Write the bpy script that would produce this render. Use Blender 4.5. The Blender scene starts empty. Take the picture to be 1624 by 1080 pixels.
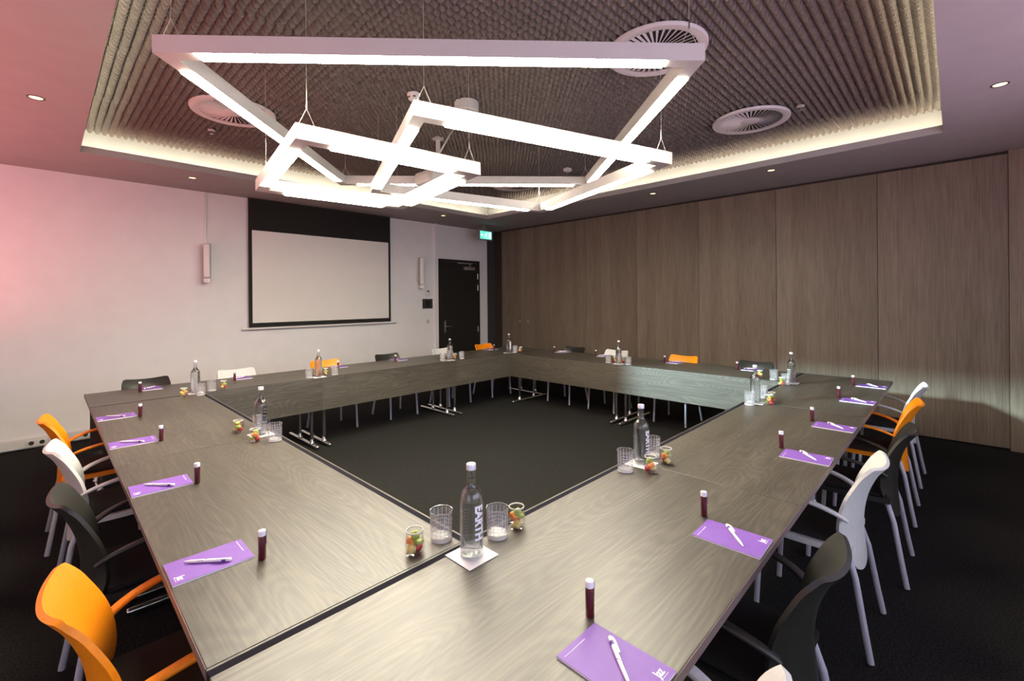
import bpy, bmesh, math, random
from mathutils import Vector, Matrix
R = math.radians
C = bpy.context.scene.collection
scene = bpy.context.scene

# ------------------------------------------------------------------ camera
F_PX = 722.472; CYP = 475.206; YAW = 0.77138; ROLL = -0.00823
cam_d = bpy.data.cameras.new('camera'); cam = bpy.data.objects.new('camera', cam_d); C.objects.link(cam)
fw = Vector((math.cos(YAW), math.sin(YAW), 0)); rt = Vector((math.sin(YAW), -math.cos(YAW), 0)); up = rt.cross(fw)
r2 = rt * math.cos(ROLL) + up * math.sin(ROLL); u2 = up * math.cos(ROLL) - rt * math.sin(ROLL)
M = Matrix((r2, u2, -fw)).transposed().to_4x4(); M.translation = (-1.00124, -1.18743, 1.54802)
cam.matrix_world = M
cam_d.sensor_width = 36; cam_d.lens = F_PX / 1624 * 36; cam_d.shift_y = (CYP - 540) / 1624
cam_d.clip_start = 0.02
scene.camera = cam
# ------------------------------------------------------------------ world, daylight, exposure
scene.view_settings.view_transform = 'Standard'; scene.view_settings.look = 'None'
scene.view_settings.gamma = 1; scene.view_settings.use_curve_mapping = False
scene.view_settings.exposure = 0.36
scene.cycles.max_bounces = 10; scene.cycles.diffuse_bounces = 4; scene.cycles.glossy_bounces = 4
scene.cycles.transmission_bounces = 10; scene.cycles.transparent_max_bounces = 16
scene.cycles.caustics_reflective = False; scene.cycles.caustics_refractive = False
scene.cycles.sample_clamp_indirect = 4.0
scene.cycles.use_denoising = True
w = bpy.data.worlds.new('world'); scene.world = w; w.use_nodes = True
w.node_tree.nodes['Background'].inputs[0].default_value = (0.55, 0.65, 0.9, 1)
w.node_tree.nodes['Background'].inputs[1].default_value = 1.0

def lamp(name, kind, loc, energy, col, direction=None, size=None, size_y=None, angle=None, spread=None):
    d = bpy.data.lights.new(name, kind); o = bpy.data.objects.new(name, d); C.objects.link(o)
    o.location = loc; d.energy = energy; d.color = col
    if direction: o.rotation_euler = Vector(direction).to_track_quat('-Z', 'Y').to_euler()
    if kind == 'AREA':
        d.shape = 'RECTANGLE'; d.size = size; d.size_y = size_y
        if spread: d.spread = R(spread)
    if angle is not None: d.angle = R(angle)
    return o
# low sun through the high window on the left wall; daylight through the windows behind
lamp('sun', 'SUN', (-8, 6, 6), 6.2, (0.66, 0.95, 1.0), (1.0, -0.6, -0.27), angle=2.5)
lamp('daylight_rear', 'AREA', (1.2, -2.98, 1.75), 72, (0.74, 0.73, 1.0), (0, 1, 0), 5.0, 1.6)
lamp('daylight_left', 'AREA', (-2.78, -1.2, 1.5), 12, (0.80, 0.72, 1.0), (1, 0.2, 0), 1.6, 1.5)
# the coloured uplighting that tints the ceiling, from beyond the left and rear edges of the photo
lamp('uplight_left', 'AREA', (-2.2, 3.1, 1.12), 64, (1.0, 0.20, 0.20), (0, 0, 1), 0.5, 5.0)
lamp('uplight_rear', 'AREA', (1.0, -2.4, 1.12), 34, (1.0, 0.24, 0.32), (0, 0, 1), 5.5, 0.4)

# ------------------------------------------------------------------ materials
def mat(name, col, rough=0.5, metal=0.0, spec=0.5, emit=None, es=0, trans=0, ior=1.45, coat=0):
    m = bpy.data.materials.new(name); m.use_nodes = True; b = m.node_tree.nodes['Principled BSDF']
    b.inputs['Base Color'].default_value = (*col, 1); b.inputs['Roughness'].default_value = rough
    b.inputs['Metallic'].default_value = metal; b.inputs['Specular IOR Level'].default_value = spec
    b.inputs['IOR'].default_value = ior; b.inputs['Transmission Weight'].default_value = trans
    b.inputs['Coat Weight'].default_value = coat
    if emit: b.inputs['Emission Color'].default_value = (*emit, 1); b.inputs['Emission Strength'].default_value = es
    return m
def nd(m, t, **k):
    n = m.node_tree.nodes.new(t)
    for a, v in k.items(): setattr(n, a, v)
    return n
def ln(m, a, b): m.node_tree.links.new(a, b)
def ramp(m, stops):
    n = nd(m, 'ShaderNodeValToRGB'); e = n.color_ramp.elements
    while len(e) < len(stops): e.new(0.5)
    for i, (p, c) in enumerate(stops): e[i].position = p; e[i].color = (*c, 1)
    return n
def noise_col(m, scale, stops, detail=3, coord='Object', vec=(1, 1, 1), bump=0, bdist=0.002):
    b = m.node_tree.nodes['Principled BSDF']
    tc = nd(m, 'ShaderNodeTexCoord'); mp = nd(m, 'ShaderNodeMapping'); mp.inputs['Scale'].default_value = vec
    ln(m, tc.outputs[coord], mp.inputs[0])
    n = nd(m, 'ShaderNodeTexNoise'); n.inputs['Scale'].default_value = scale; n.inputs['Detail'].default_value = detail
    ln(m, mp.outputs[0], n.inputs['Vector'])
    r = ramp(m, stops); ln(m, n.outputs[0], r.inputs[0]); ln(m, r.outputs[0], b.inputs['Base Color'])
    if bump:
        bp = nd(m, 'ShaderNodeBump'); bp.inputs['Strength'].default_value = bump; bp.inputs['Distance'].default_value = bdist
        ln(m, n.outputs[0], bp.inputs['Height']); ln(m, bp.outputs[0], b.inputs['Normal'])
    return m
def wood(name, dark, mid, light, axis, rough, cathedral=1.0, scale=1.0, plank=None, sp=0.5):
    """grain running along the given local axis"""
    m = mat(name, mid, rough, spec=sp); b = m.node_tree.nodes['Principled BSDF']
    tc = nd(m, 'ShaderNodeTexCoord'); oi = nd(m, 'ShaderNodeObjectInfo')
    mul = nd(m, 'ShaderNodeVectorMath', operation='SCALE'); mul.inputs[0].default_value = (7.3, 11.7, 5.1)
    ln(m, oi.outputs['Random'], mul.inputs['Scale'])
    add = nd(m, 'ShaderNodeVectorMath', operation='ADD'); ln(m, tc.outputs['Object'], add.inputs[0]); ln(m, mul.outputs[0], add.inputs[1])
    src = add.outputs[0]
    def mapped(along, across):
        s = [across] * 3; s['XYZ'.index(axis)] = along
        mp = nd(m, 'ShaderNodeMapping'); mp.inputs['Scale'].default_value = s; ln(m, src, mp.inputs[0]); return mp.outputs[0]
    fine = nd(m, 'ShaderNodeTexNoise'); fine.inputs['Scale'].default_value = 1; fine.inputs['Detail'].default_value = 5; fine.inputs['Roughness'].default_value = 0.65
    ln(m, mapped(3.4 * scale, 115 * scale), fine.inputs['Vector'])
    broad = nd(m, 'ShaderNodeTexNoise'); broad.inputs['Scale'].default_value = 1; broad.inputs['Detail'].default_value = 2
    ln(m, mapped(0.7 * scale, 7 * scale), broad.inputs['Vector'])
    # cathedral figure: contour lines of a soft stretched noise
    cn = nd(m, 'ShaderNodeTexNoise'); cn.inputs['Scale'].default_value = 1; cn.inputs['Detail'].default_value = 1.0
    ln(m, mapped(0.95 * scale, 4.5 * scale), cn.inputs['Vector'])
    cm = nd(m, 'ShaderNodeMath', operation='MULTIPLY'); cm.inputs[1].default_value = 30; ln(m, cn.outputs[0], cm.inputs[0])
    cf = nd(m, 'ShaderNodeMath', operation='PINGPONG'); cf.inputs[1].default_value = 0.5; ln(m, cm.outputs[0], cf.inputs[0])
    a1 = nd(m, 'ShaderNodeMath', operation='MULTIPLY'); a1.inputs[1].default_value = 0.60; ln(m, fine.outputs[0], a1.inputs[0])
    a2 = nd(m, 'ShaderNodeMath', operation='MULTIPLY_ADD'); a2.inputs[1].default_value = 0.27; ln(m, broad.outputs[0], a2.inputs[0]); ln(m, a1.outputs[0], a2.inputs[2])
    a3 = nd(m, 'ShaderNodeMath', operation='MULTIPLY_ADD'); a3.inputs[1].default_value = 0.20 * cathedral; ln(m, cf.outputs[0], a3.inputs[0]); ln(m, a2.outputs[0], a3.inputs[2])
    val = a3.outputs[0]
    if plank:
        sx = nd(m, 'ShaderNodeSeparateXYZ'); ln(m, tc.outputs['Object'], sx.inputs[0])
        pm = nd(m, 'ShaderNodeMath', operation='MULTIPLY'); pm.inputs[1].default_value = 1 / plank; ln(m, sx.outputs['Y'], pm.inputs[0])
        pf = nd(m, 'ShaderNodeMath', operation='FLOOR'); ln(m, pm.outputs[0], pf.inputs[0])
        wn = nd(m, 'ShaderNodeTexWhiteNoise', noise_dimensions='1D'); ln(m, pf.outputs[0], wn.inputs['W'])
        a4 = nd(m, 'ShaderNodeMath', operation='MULTIPLY_ADD'); a4.inputs[1].default_value = 0.08; ln(m, wn.outputs[0], a4.inputs[0]); ln(m, val, a4.inputs[2])
        a5 = nd(m, 'ShaderNodeMath', operation='SUBTRACT'); a5.inputs[1].default_value = 0.04; ln(m, a4.outputs[0], a5.inputs[0]); val = a5.outputs[0]
    r = ramp(m, [(0.30, dark), (0.475, mid), (0.68, light)]); ln(m, val, r.inputs[0]); ln(m, r.outputs[0], b.inputs['Base Color'])
    bp = nd(m, 'ShaderNodeBump'); bp.inputs['Strength'].default_value = 0.25; bp.inputs['Distance'].default_value = 0.0006
    ln(m, val, bp.inputs['Height']); ln(m, bp.outputs[0], b.inputs['Normal'])
    return m
def clear_glass(name, tint, lo, hi, power, rough=0.02, white=0.0, refr=0.0, ior=1.33):
    """clear material: passes light straight on (or refracts), mirrors more towards grazing angles"""
    m = bpy.data.materials.new(name); m.use_nodes = True; nt = m.node_tree
    for n in list(nt.nodes):
        if n.type != 'OUTPUT_MATERIAL': nt.nodes.remove(n)
    out = [n for n in nt.nodes if n.type == 'OUTPUT_MATERIAL'][0]
    t = nd(m, 'ShaderNodeBsdfTransparent'); t.inputs[0].default_value = (*tint, 1); body = t.outputs[0]
    if refr:
        rf = nd(m, 'ShaderNodeBsdfRefraction'); rf.inputs['IOR'].default_value = ior; rf.inputs['Roughness'].default_value = 0.0
        m0 = nd(m, 'ShaderNodeMixShader'); m0.inputs[0].default_value = refr; ln(m, body, m0.inputs[1]); ln(m, rf.outputs[0], m0.inputs[2]); body = m0.outputs[0]
    if white:
        d = nd(m, 'ShaderNodeBsdfDiffuse'); d.inputs[0].default_value = (0.9, 0.9, 0.92, 1)
        m1 = nd(m, 'ShaderNodeMixShader'); m1.inputs[0].default_value = white; ln(m, body, m1.inputs[1]); ln(m, d.outputs[0], m1.inputs[2]); body = m1.outputs[0]
    g = nd(m, 'ShaderNodeBsdfGlossy'); g.inputs['Roughness'].default_value = rough; g.inputs[0].default_value = (0.95, 0.95, 0.95, 1)
    lw = nd(m, 'ShaderNodeLayerWeight'); lw.inputs['Blend'].default_value = 0.5
    pw = nd(m, 'ShaderNodeMath', operation='POWER'); pw.inputs[1].default_value = power; ln(m, lw.outputs['Facing'], pw.inputs[0])
    ma = nd(m, 'ShaderNodeMath', operation='MULTIPLY_ADD'); ma.inputs[1].default_value = hi - lo; ma.inputs[2].default_value = lo; ln(m, pw.outputs[0], ma.inputs[0])
    mx = nd(m, 'ShaderNodeMixShader'); ln(m, ma.outputs[0], mx.inputs[0]); ln(m, body, mx.inputs[1]); ln(m, g.outputs[0], mx.inputs[2])
    ln(m, mx.outputs[0], out.inputs[0]); return m

m_plaster = noise_col(mat('plaster_white', (0.78, 0.76, 0.75), 0.85, spec=0.2), 6, [(0.3, (0.77, 0.755, 0.745)), (0.7, (0.80, 0.785, 0.775))], bump=0.03)
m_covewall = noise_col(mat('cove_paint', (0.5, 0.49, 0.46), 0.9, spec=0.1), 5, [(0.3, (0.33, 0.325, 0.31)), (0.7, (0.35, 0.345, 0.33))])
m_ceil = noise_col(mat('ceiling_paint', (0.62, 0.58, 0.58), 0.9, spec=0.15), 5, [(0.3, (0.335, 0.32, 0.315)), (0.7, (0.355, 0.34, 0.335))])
m_foam = noise_col(mat('acoustic_foam', (0.16, 0.145, 0.14), 0.95, spec=0.1), 30, [(0.3, (0.140, 0.118, 0.106)), (0.7, (0.172, 0.148, 0.132))])
m_carpet = noise_col(mat('black_carpet', (0.018, 0.018, 0.018), 1.0, spec=0.1), 110, [(0.35, (0.008, 0.008, 0.0085)), (0.7, (0.030, 0.0295, 0.027))], detail=4, bump=0.6, bdist=0.006)
m_table = wood('table_oak', (0.027, 0.023, 0.017), (0.062, 0.054, 0.041), (0.130, 0.116, 0.090), 'X', 0.40, sp=1.0)
m_wallwood = wood('partition_oak', (0.115, 0.086, 0.060), (0.178, 0.138, 0.100), (0.262, 0.212, 0.160), 'Z', 0.50, cathedral=0.12, scale=0.8, plank=0.17)
m_gap = mat('gap_dark', (0.012, 0.011, 0.018), 0.85, spec=0.1)  # near-black shade of the open table gap, put into the colour
m_edge = mat('edge_band', (0.16, 0.12, 0.11), 0.5)
m_chrome = noise_col(mat('chrome', (0.75, 0.75, 0.75), 0.16, metal=1.0), 20, [(0.3, (0.72, 0.72, 0.72)), (0.7, (0.78, 0.78, 0.78))])
m_steel = mat('brushed_steel', (0.55, 0.54, 0.52), 0.35, metal=1.0)
m_leg = noise_col(mat('lilac_grey_paint', (0.50, 0.49, 0.58), 0.38, metal=0.15), 30, [(0.3, (0.48, 0.47, 0.56)), (0.7, (0.53, 0.52, 0.61))])
def plastic(n, c): return noise_col(mat(n, c, 0.42), 90, [(0.3, tuple(x * 0.95 for x in c)), (0.7, tuple(min(1, x * 1.05) for x in c))], bump=0.05, bdist=0.0004)
m_orange = plastic('orange_plastic', (0.90, 0.27, 0.004)); m_white = plastic('white_plastic', (0.60, 0.595, 0.58)); m_black = plastic('black_plastic', (0.019, 0.018, 0.015))
m_pad = noise_col(mat('black_seat_fabric', (0.012, 0.011, 0.010), 0.9), 400, [(0.3, (0.008, 0.008, 0.007)), (0.7, (0.018, 0.017, 0.015))], bump=0.3, bdist=0.001)
m_lampbody = noise_col(mat('lamp_white', (0.62, 0.60, 0.585), 0.5), 8, [(0.3, (0.52, 0.50, 0.485)), (0.7, (0.54, 0.52, 0.505))])
m_diffuser = mat('lamp_diffuser', (0.9, 0.9, 0.85), 0.5, emit=(1.0, 0.91, 0.72), es=60)
m_cove = mat('cove_led', (0.9, 0.9, 0.8), 0.5, emit=(1.0, 0.90, 0.68), es=42)
m_spot = mat('downlight_glow', (0.9, 0.8, 0.6), 0.5, emit=(1.0, 0.80, 0.42), es=1.6)
m_seam = mat('seam_dark_brown', (0.035, 0.026, 0.02), 0.8)
m_ring = mat('downlight_ring', (0.05, 0.045, 0.04), 0.4)
m_ventw = mat('vent_white', (0.62, 0.57, 0.57), 0.6); m_ventd = mat('vent_dark', (0.02, 0.018, 0.016), 0.8)
m_screen = noise_col(mat('screen_white', (0.78, 0.75, 0.70), 0.9, spec=0.1), 3, [(0.3, (0.77, 0.745, 0.70)), (0.7, (0.79, 0.76, 0.715))])
m_blk = noise_col(mat('matt_black', (0.016, 0.015, 0.013), 0.75, spec=0.3), 50, [(0.3, (0.014, 0.013, 0.011)), (0.7, (0.018, 0.017, 0.015))])
m_door = noise_col(mat('door_black', (0.018, 0.016, 0.013), 0.6, spec=0.3), 40, [(0.3, (0.016, 0.014, 0.011)), (0.7, (0.02, 0.018, 0.015))])
m_grey = mat('dark_grey_panel', (0.05, 0.047, 0.047), 0.6)
m_wplast = mat('white_device', (0.74, 0.72, 0.69), 0.45)
m_dgrey = mat('device_dark', (0.04, 0.036, 0.034), 0.35)
m_purple = noise_col(mat('purple_cover', (0.21, 0.095, 0.42), 0.48), 30, [(0.3, (0.205, 0.09, 0.41)), (0.7, (0.22, 0.10, 0.435))])
m_paper = mat('paper_white', (0.85, 0.84, 0.86), 0.7)
m_print = mat('white_print', (0.9, 0.88, 0.9), 0.6)
m_pen = mat('pen_white', (0.85, 0.82, 0.80), 0.3); m_penp = mat('pen_purple', (0.10, 0.05, 0.30), 0.4)
m_tube = mat('dark_red_juice', (0.075, 0.003, 0.010), 0.08, spec=0.6, coat=0.5)
m_cap = mat('white_cap', (0.80, 0.79, 0.86), 0.35); m_tag = mat('purple_tag', (0.085, 0.05, 0.26), 0.5)
m_bcap = mat('bottle_cap', (0.72, 0.72, 0.80), 0.3, metal=0.4)
m_bottle = clear_glass('bottle_glass', (0.97, 0.98, 0.98), 0.03, 0.75, 3.0)
m_water = clear_glass('still_water', (0.98, 0.99, 0.99), 0.02, 0.3, 4.0, refr=0.8)
m_wbase = clear_glass('water_base', (0.98, 0.99, 0.99), 0.0, 0.1, 4.0)
m_tumbler = clear_glass('crystal', (0.98, 0.98, 0.98), 0.05, 0.8, 2.4, rough=0.05, white=0.05)  # a little white mixed in for the sparkle of cut glass
m_glint = clear_glass('crystal_glint', (0.95, 0.95, 0.95), 0.10, 0.8, 2.0, rough=0.15, white=0.36)  # white mixed in as the light caught by cuts and rim
m_base_glow = clear_glass('crystal_base_glow', (0.95, 0.95, 0.95), 0.10, 0.6, 2.0, rough=0.1, white=0.5)  # white mixed in as the glow refracted through the thick base
m_jar = clear_glass('jar_glass', (0.98, 0.98, 0.97), 0.03, 0.7, 3.0)
m_kiwi = noise_col(mat('kiwi', (0.35, 0.42, 0.06), 0.3), 60, [(0.35, (0.25, 0.34, 0.03)), (0.7, (0.52, 0.58, 0.14))])
m_berry = noise_col(mat('strawberry', (0.55, 0.03, 0.05), 0.3), 80, [(0.35, (0.45, 0.015, 0.03)), (0.7, (0.70, 0.08, 0.09))])
m_orng = noise_col(mat('orange_fruit', (0.85, 0.30, 0.06), 0.3), 70, [(0.35, (0.80, 0.22, 0.03)), (0.7, (0.9, 0.42, 0.14))])
m_melon = noise_col(mat('melon', (0.75, 0.60, 0.20), 0.3), 50, [(0.35, (0.68, 0.52, 0.12)), (0.7, (0.82, 0.72, 0.36))])
m_cable = mat('cable_black', (0.012, 0.012, 0.012), 0.6); m_wire = mat('wire_pale', (0.7, 0.66, 0.58), 0.4, metal=0.5)
m_exitg = mat('exit_green', (0.05, 0.45, 0.32), 0.4, emit=(0.16, 0.80, 0.60), es=0.9)
m_exitw = mat('exit_white', (0.8, 0.95, 0.9), 0.4, emit=(0.62, 1.0, 0.85), es=1.0)
m_pane = clear_glass('window_glass', (0.97, 0.98, 0.98), 0.03, 0.3, 4.0)

# ------------------------------------------------------------------ mesh helpers
class MB:
    def __init__(s): s.bm = bmesh.new()
    def box(s, x0, y0, z0, x1, y1, z1, bev=0, seg=2):
        b = bmesh.new(); bmesh.ops.create_cube(b, size=1)
        for v in b.verts: v.co = Vector(((x0 + x1) / 2 + v.co.x * (x1 - x0), (y0 + y1) / 2 + v.co.y * (y1 - y0), (z0 + z1) / 2 + v.co.z * (z1 - z0)))
        if bev: bmesh.ops.bevel(b, geom=b.edges[:], offset=bev, segments=seg, profile=0.6, affect='EDGES')
        s.join(b); return s
    def join(s, b, mtx=None):
        if mtx is not None: bmesh.ops.transform(b, matrix=mtx, verts=b.verts)
        me = bpy.data.meshes.new('tmp'); b.to_mesh(me); b.free(); s.bm.from_mesh(me); bpy.data.meshes.remove(me)
    def tube(s, path, r, seg=12, caps=True, squash=None):
        """round (or flat: squash=(wide, thick, up)) section swept along a path"""
        P = [Vector(p) for p in path]; rs = r if isinstance(r, (list, tuple)) else [r] * len(P); rings = []
        ref = Vector((0, 0, 1)) if abs((P[-1] - P[0]).normalized().z) < 0.9 else Vector((1, 0, 0))
        for i, p in enumerate(P):
            t = (P[min(i + 1, len(P) - 1)] - P[max(i - 1, 0)]).normalized()
            a = t.cross(ref).normalized(); b = a.cross(t).normalized()
            ring = []
            for k in range(seg):
                an = 2 * math.pi * k / seg; c, sn = math.cos(an), math.sin(an)
                if squash:
                    e = 0.45; c = math.copysign(abs(c) ** e, c) * squash[0]; sn = math.copysign(abs(sn) ** e, sn) * squash[1]
                    sc = rs[i]
                else: sc = rs[i]
                ring.append(s.bm.verts.new(p + a * c * sc + b * sn * sc))
            rings.append(ring)
        for i in range(len(rings) - 1):
            for k in range(seg):
                s.bm.faces.new((rings[i][k], rings[i][(k + 1) % seg], rings[i + 1][(k + 1) % seg], rings[i + 1][k]))
        if caps: s.bm.faces.new(rings[0][::-1]); s.bm.faces.new(rings[-1])
        return s
    def lathe(s, prof, seg=32, c=(0, 0, 0), mod=None):
        c = Vector(c); rings = []
        for i, (r, z) in enumerate(prof):
            if r < 1e-6: rings.append([s.bm.verts.new(c + Vector((0, 0, z)))]); continue
            rings.append([s.bm.verts.new(c + Vector(((r + (mod(i, k) if mod else 0)) * math.cos(2 * math.pi * k / seg), (r + (mod(i, k) if mod else 0)) * math.sin(2 * math.pi * k / seg), z))) for k in range(seg)])
        for a, b in zip(rings, rings[1:]):
            for k in range(seg):
                k2 = (k + 1) % seg
                if len(a) == 1 and len(b) == 1: continue
                if len(a) == 1: s.bm.faces.new((a[0], b[k2], b[k]))
                elif len(b) == 1: s.bm.faces.new((a[k], a[k2], b[0]))
                else: s.bm.faces.new((a[k], a[k2], b[k2], b[k]))
        return s
    def prism(s, pts, z0, z1):
        a = [s.bm.verts.new((x, y, z0)) for x, y in pts]; b = [s.bm.verts.new((x, y, z1)) for x, y in pts]; n = len(pts)
        s.bm.faces.new(a[::-1]); s.bm.faces.new(b)
        for i in range(n): s.bm.faces.new((a[i], a[(i + 1) % n], b[(i + 1) % n], b[i]))
        return s
    def shell(s, fn, ns, nt, th):
        """closed thin curved sheet fn(u,v), u,v in 0..1"""
        e = 1e-3; A = []; B = []
        for j in range(nt + 1):
            ra = []; rb = []
            for i in range(ns + 1):
                u, v = i / ns, j / nt; p = Vector(fn(u, v))
                du = Vector(fn(min(u + e, 1), v)) - Vector(fn(max(u - e, 0), v)); dv = Vector(fn(u, min(v + e, 1))) - Vector(fn(u, max(v - e, 0)))
                n = du.cross(dv).normalized()
                ra.append(s.bm.verts.new(p + n * th / 2)); rb.append(s.bm.verts.new(p - n * th / 2))
            A.append(ra); B.append(rb)
        for j in range(nt):
            for i in range(ns):
                s.bm.faces.new((A[j][i], A[j][i + 1], A[j + 1][i + 1], A[j + 1][i])); s.bm.faces.new((B[j][i], B[j + 1][i], B[j + 1][i + 1], B[j][i + 1]))
        for i in range(ns):
            s.bm.faces.new((A[0][i + 1], A[0][i], B[0][i], B[0][i + 1])); s.bm.faces.new((A[nt][i], A[nt][i + 1], B[nt][i + 1], B[nt][i]))
        for j in range(nt):
            s.bm.faces.new((A[j][0], A[j + 1][0], B[j + 1][0], B[j][0])); s.bm.faces.new((A[j + 1][ns], A[j][ns], B[j][ns], B[j + 1][ns]))
        return s
    def blob(s, c, rad, jit, seed, sub=2, boxy=1.0):
        rr = random.Random(seed); b = bmesh.new(); bmesh.ops.create_icosphere(b, subdivisions=sub, radius=1)
        ph = [rr.uniform(0, 6) for _ in range(3)]
        for v in b.verts:
            k = 1 + jit * (math.sin(3 * v.co.x + ph[0]) + math.sin(3.3 * v.co.y + ph[1]) + math.sin(2.7 * v.co.z + ph[2])) / 3
            v.co = Vector([math.copysign(abs(q) ** boxy, q) for q in v.co])
            v.co = Vector((v.co.x * rad[0] * k, v.co.y * rad[1] * k, v.co.z * rad[2] * k))
        rot = Matrix.Rotation(rr.uniform(-.6, .6), 4, 'X') @ Matrix.Rotation(rr.uniform(-.6, .6), 4, 'Y') @ Matrix.Rotation(rr.uniform(0, 6), 4, 'Z')
        s.join(b, Matrix.Translation(c) @ rot); return s
    def build(s, name, m, parent=None, smooth=True, loc=None, ang=40):
        bmesh.ops.recalc_face_normals(s.bm, faces=s.bm.faces[:])
        me = bpy.data.meshes.new(name); s.bm.to_mesh(me); s.bm.free(); me.materials.append(m)
        if smooth:
            for p in me.polygons: p.use_smooth = True
            me.set_sharp_from_angle(angle=R(ang))
        o = bpy.data.objects.new(name, me); C.objects.link(o)
        if parent: o.parent = parent
        if loc: o.location = loc
        return o
def tag(o, label, cat, group=None):
    o['label'] = label; o['category'] = cat
    if group: o['group'] = group
    return o
def thing(name, label, cat, loc=(0, 0, 0), rz=0, group=None):
    o = bpy.data.objects.new(name, None); C.objects.link(o); o.location = loc; o.rotation_euler = (0, 0, rz); o.empty_display_size = 0.05
    return tag(o, label, cat, group)
def struct(name, mb, m, parent=None, smooth=False):
    o = mb.build(name, m, parent, smooth)
    if parent is None: o['kind'] = 'structure'
    return o
def dup(root, loc, rz, label, group=None):
    r = root.copy(); C.objects.link(r); r.location = loc; r.rotation_euler = (0, 0, rz); r['label'] = label
    if group: r['group'] = group
    def rec(a, b):
        for ch in [c for c in ALLKIDS(a)]:
            c2 = ch.copy(); C.objects.link(c2); c2.parent = b; rec(ch, c2)
    rec(root, r); return r
def ALLKIDS(a): return list(a.children)
def text_mesh(txt, size, extrude=0.0002, bold=0.0):
    cu = bpy.data.curves.new('lettering', 'FONT'); cu.body = txt; cu.size = size; cu.extrude = extrude; cu.offset = bold; cu.resolution_u = 3
    o = bpy.data.objects.new('lettering', cu); C.objects.link(o)
    dg = bpy.context.evaluated_depsgraph_get(); me = bpy.data.meshes.new_from_object(o.evaluated_get(dg))
    bpy.data.objects.remove(o); bpy.data.curves.remove(cu)
    b = bmesh.new(); b.from_mesh(me); bpy.data.meshes.remove(me); return b

# ------------------------------------------------------------------ room shell
XW, YW, H = 5.71, 5.90, 3.0
XL, YB = -2.60, -2.80
struct('floor', MB().box(XL - .3, YB - .3, -.1, XW + .4, YW + .3, 0), m_carpet)
# plaster ceiling around the raised field
cx0, cx1, cy0, cy1 = -0.75, 4.57, -1.12, 4.83
c = MB(); T = 0.012
c.box(XL - .2, YB - .2, H, cx0, YW + .2, H + T); c.box(cx1, YB - .2, H, XW + .3, YW + .2, H + T)
c.box(cx0, YB - .2, H, cx1, cy0, H + T); c.box(cx0, cy1, H, cx1, YW + .2, H + T)
G = 0.22; ZF = 3.30
struct('ceiling', c, m_ceil)
t = MB(); L = 0.068; tk = 0.014
t.box(cx0 - tk, cy0 - tk, H + T, cx0, cy1 + tk, H + L); t.box(cx1, cy0 - tk, H + T, cx1 + tk, cy1 + tk, H + L)
t.box(cx0, cy0 - tk, H + T, cx1, cy0, H + L); t.box(cx0, cy1, H + T, cx1, cy1 + tk, H + L)
struct('trim_1', t, m_ceil)
t = MB()
t.box(cx0 - G - .05, cy0 - G - .05, H + T, cx0 - G, cy1 + G + .05, ZF); t.box(cx1 + G, cy0 - G - .05, H + T, cx1 + G + .05, cy1 + G + .05, ZF)
t.box(cx0 - G, cy0 - G - .05, H + T, cx1 + G, cy0 - G, ZF); t.box(cx0 - G, cy1 + G, H + T, cx1 + G, cy1 + G + .05, ZF)
struct('trim_2', t, m_covewall)
# egg-crate acoustic foam in square sheets, each sheet shifted a little
def foam():
    mb = MB(); bm = mb.bm; A = 0.044; rr = random.Random(4)
    x0, x1, y0, y1 = cx0 - G, cx1 + G, cy0 - G, cy1 + G
    nx, ny, rx, ry = 5, 6, 21, 19                     # sheets, and teeth per sheet
    for a in range(nx):
        for b in range(ny):
            xa, xb = x0 + (x1 - x0) * a / nx, x0 + (x1 - x0) * (a + 1) / nx; ya, yb = y0 + (y1 - y0) * b / ny, y0 + (y1 - y0) * (b + 1) / ny
            dx, dz = rr.uniform(-.010, .010), rr.uniform(-.002, .002); g = []
            us = [(k + f) for k in range(rx) for f in (0, .14, .32, .5, .68, .86)] + [rx]; vs = [(k + f) for k in range(ry) for f in (0, .22, .40, .75)] + [ry]
            for u in us:
                row = []; fu = abs((u % 1) - .5) * 2; hx = 1 - fu ** 2.4
                for v in vs:
                    fv = v % 1; hy = {0: 0.0, 22: .95, 40: 1.0, 75: .45}[round(fv * 100)]
                    edge = 0 if u in (0, rx) else 1
                    row.append(bm.verts.new((xa + (xb - xa) * u / rx + dx * edge, ya + (yb - ya) * v / ry, ZF - .004 - A * hx * (.12 + .88 * hy) + dz)))
                g.append(row)
            for i in range(len(us) - 1):
                for j in range(len(vs) - 1): bm.faces.new((g[i][j], g[i][j + 1], g[i + 1][j + 1], g[i + 1][j]))
    return mb
fo = foam().build('ceiling.001', m_foam, None, True, ang=35); fo['kind'] = 'structure'
struct('ceiling.002', MB().box(cx0 - G - .06, cy0 - G - .06, ZF, cx1 + G + .06, cy1 + G + .06, ZF + .05), m_plaster)

struct('wall_back', MB().box(XL - .2, YW, 0, XW + .3, YW + .15, H), m_plaster)          # the wall with the screen
struct('trim_3', MB().box(4.175, YW - .045, 0, 4.235, YW, H), m_plaster)                 # narrow pier beside the door
struct('trim_4', MB().box(5.54, YW - .006, 0, XW + .045, YW, H), m_grey)                         # dark panel in the corner
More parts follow.
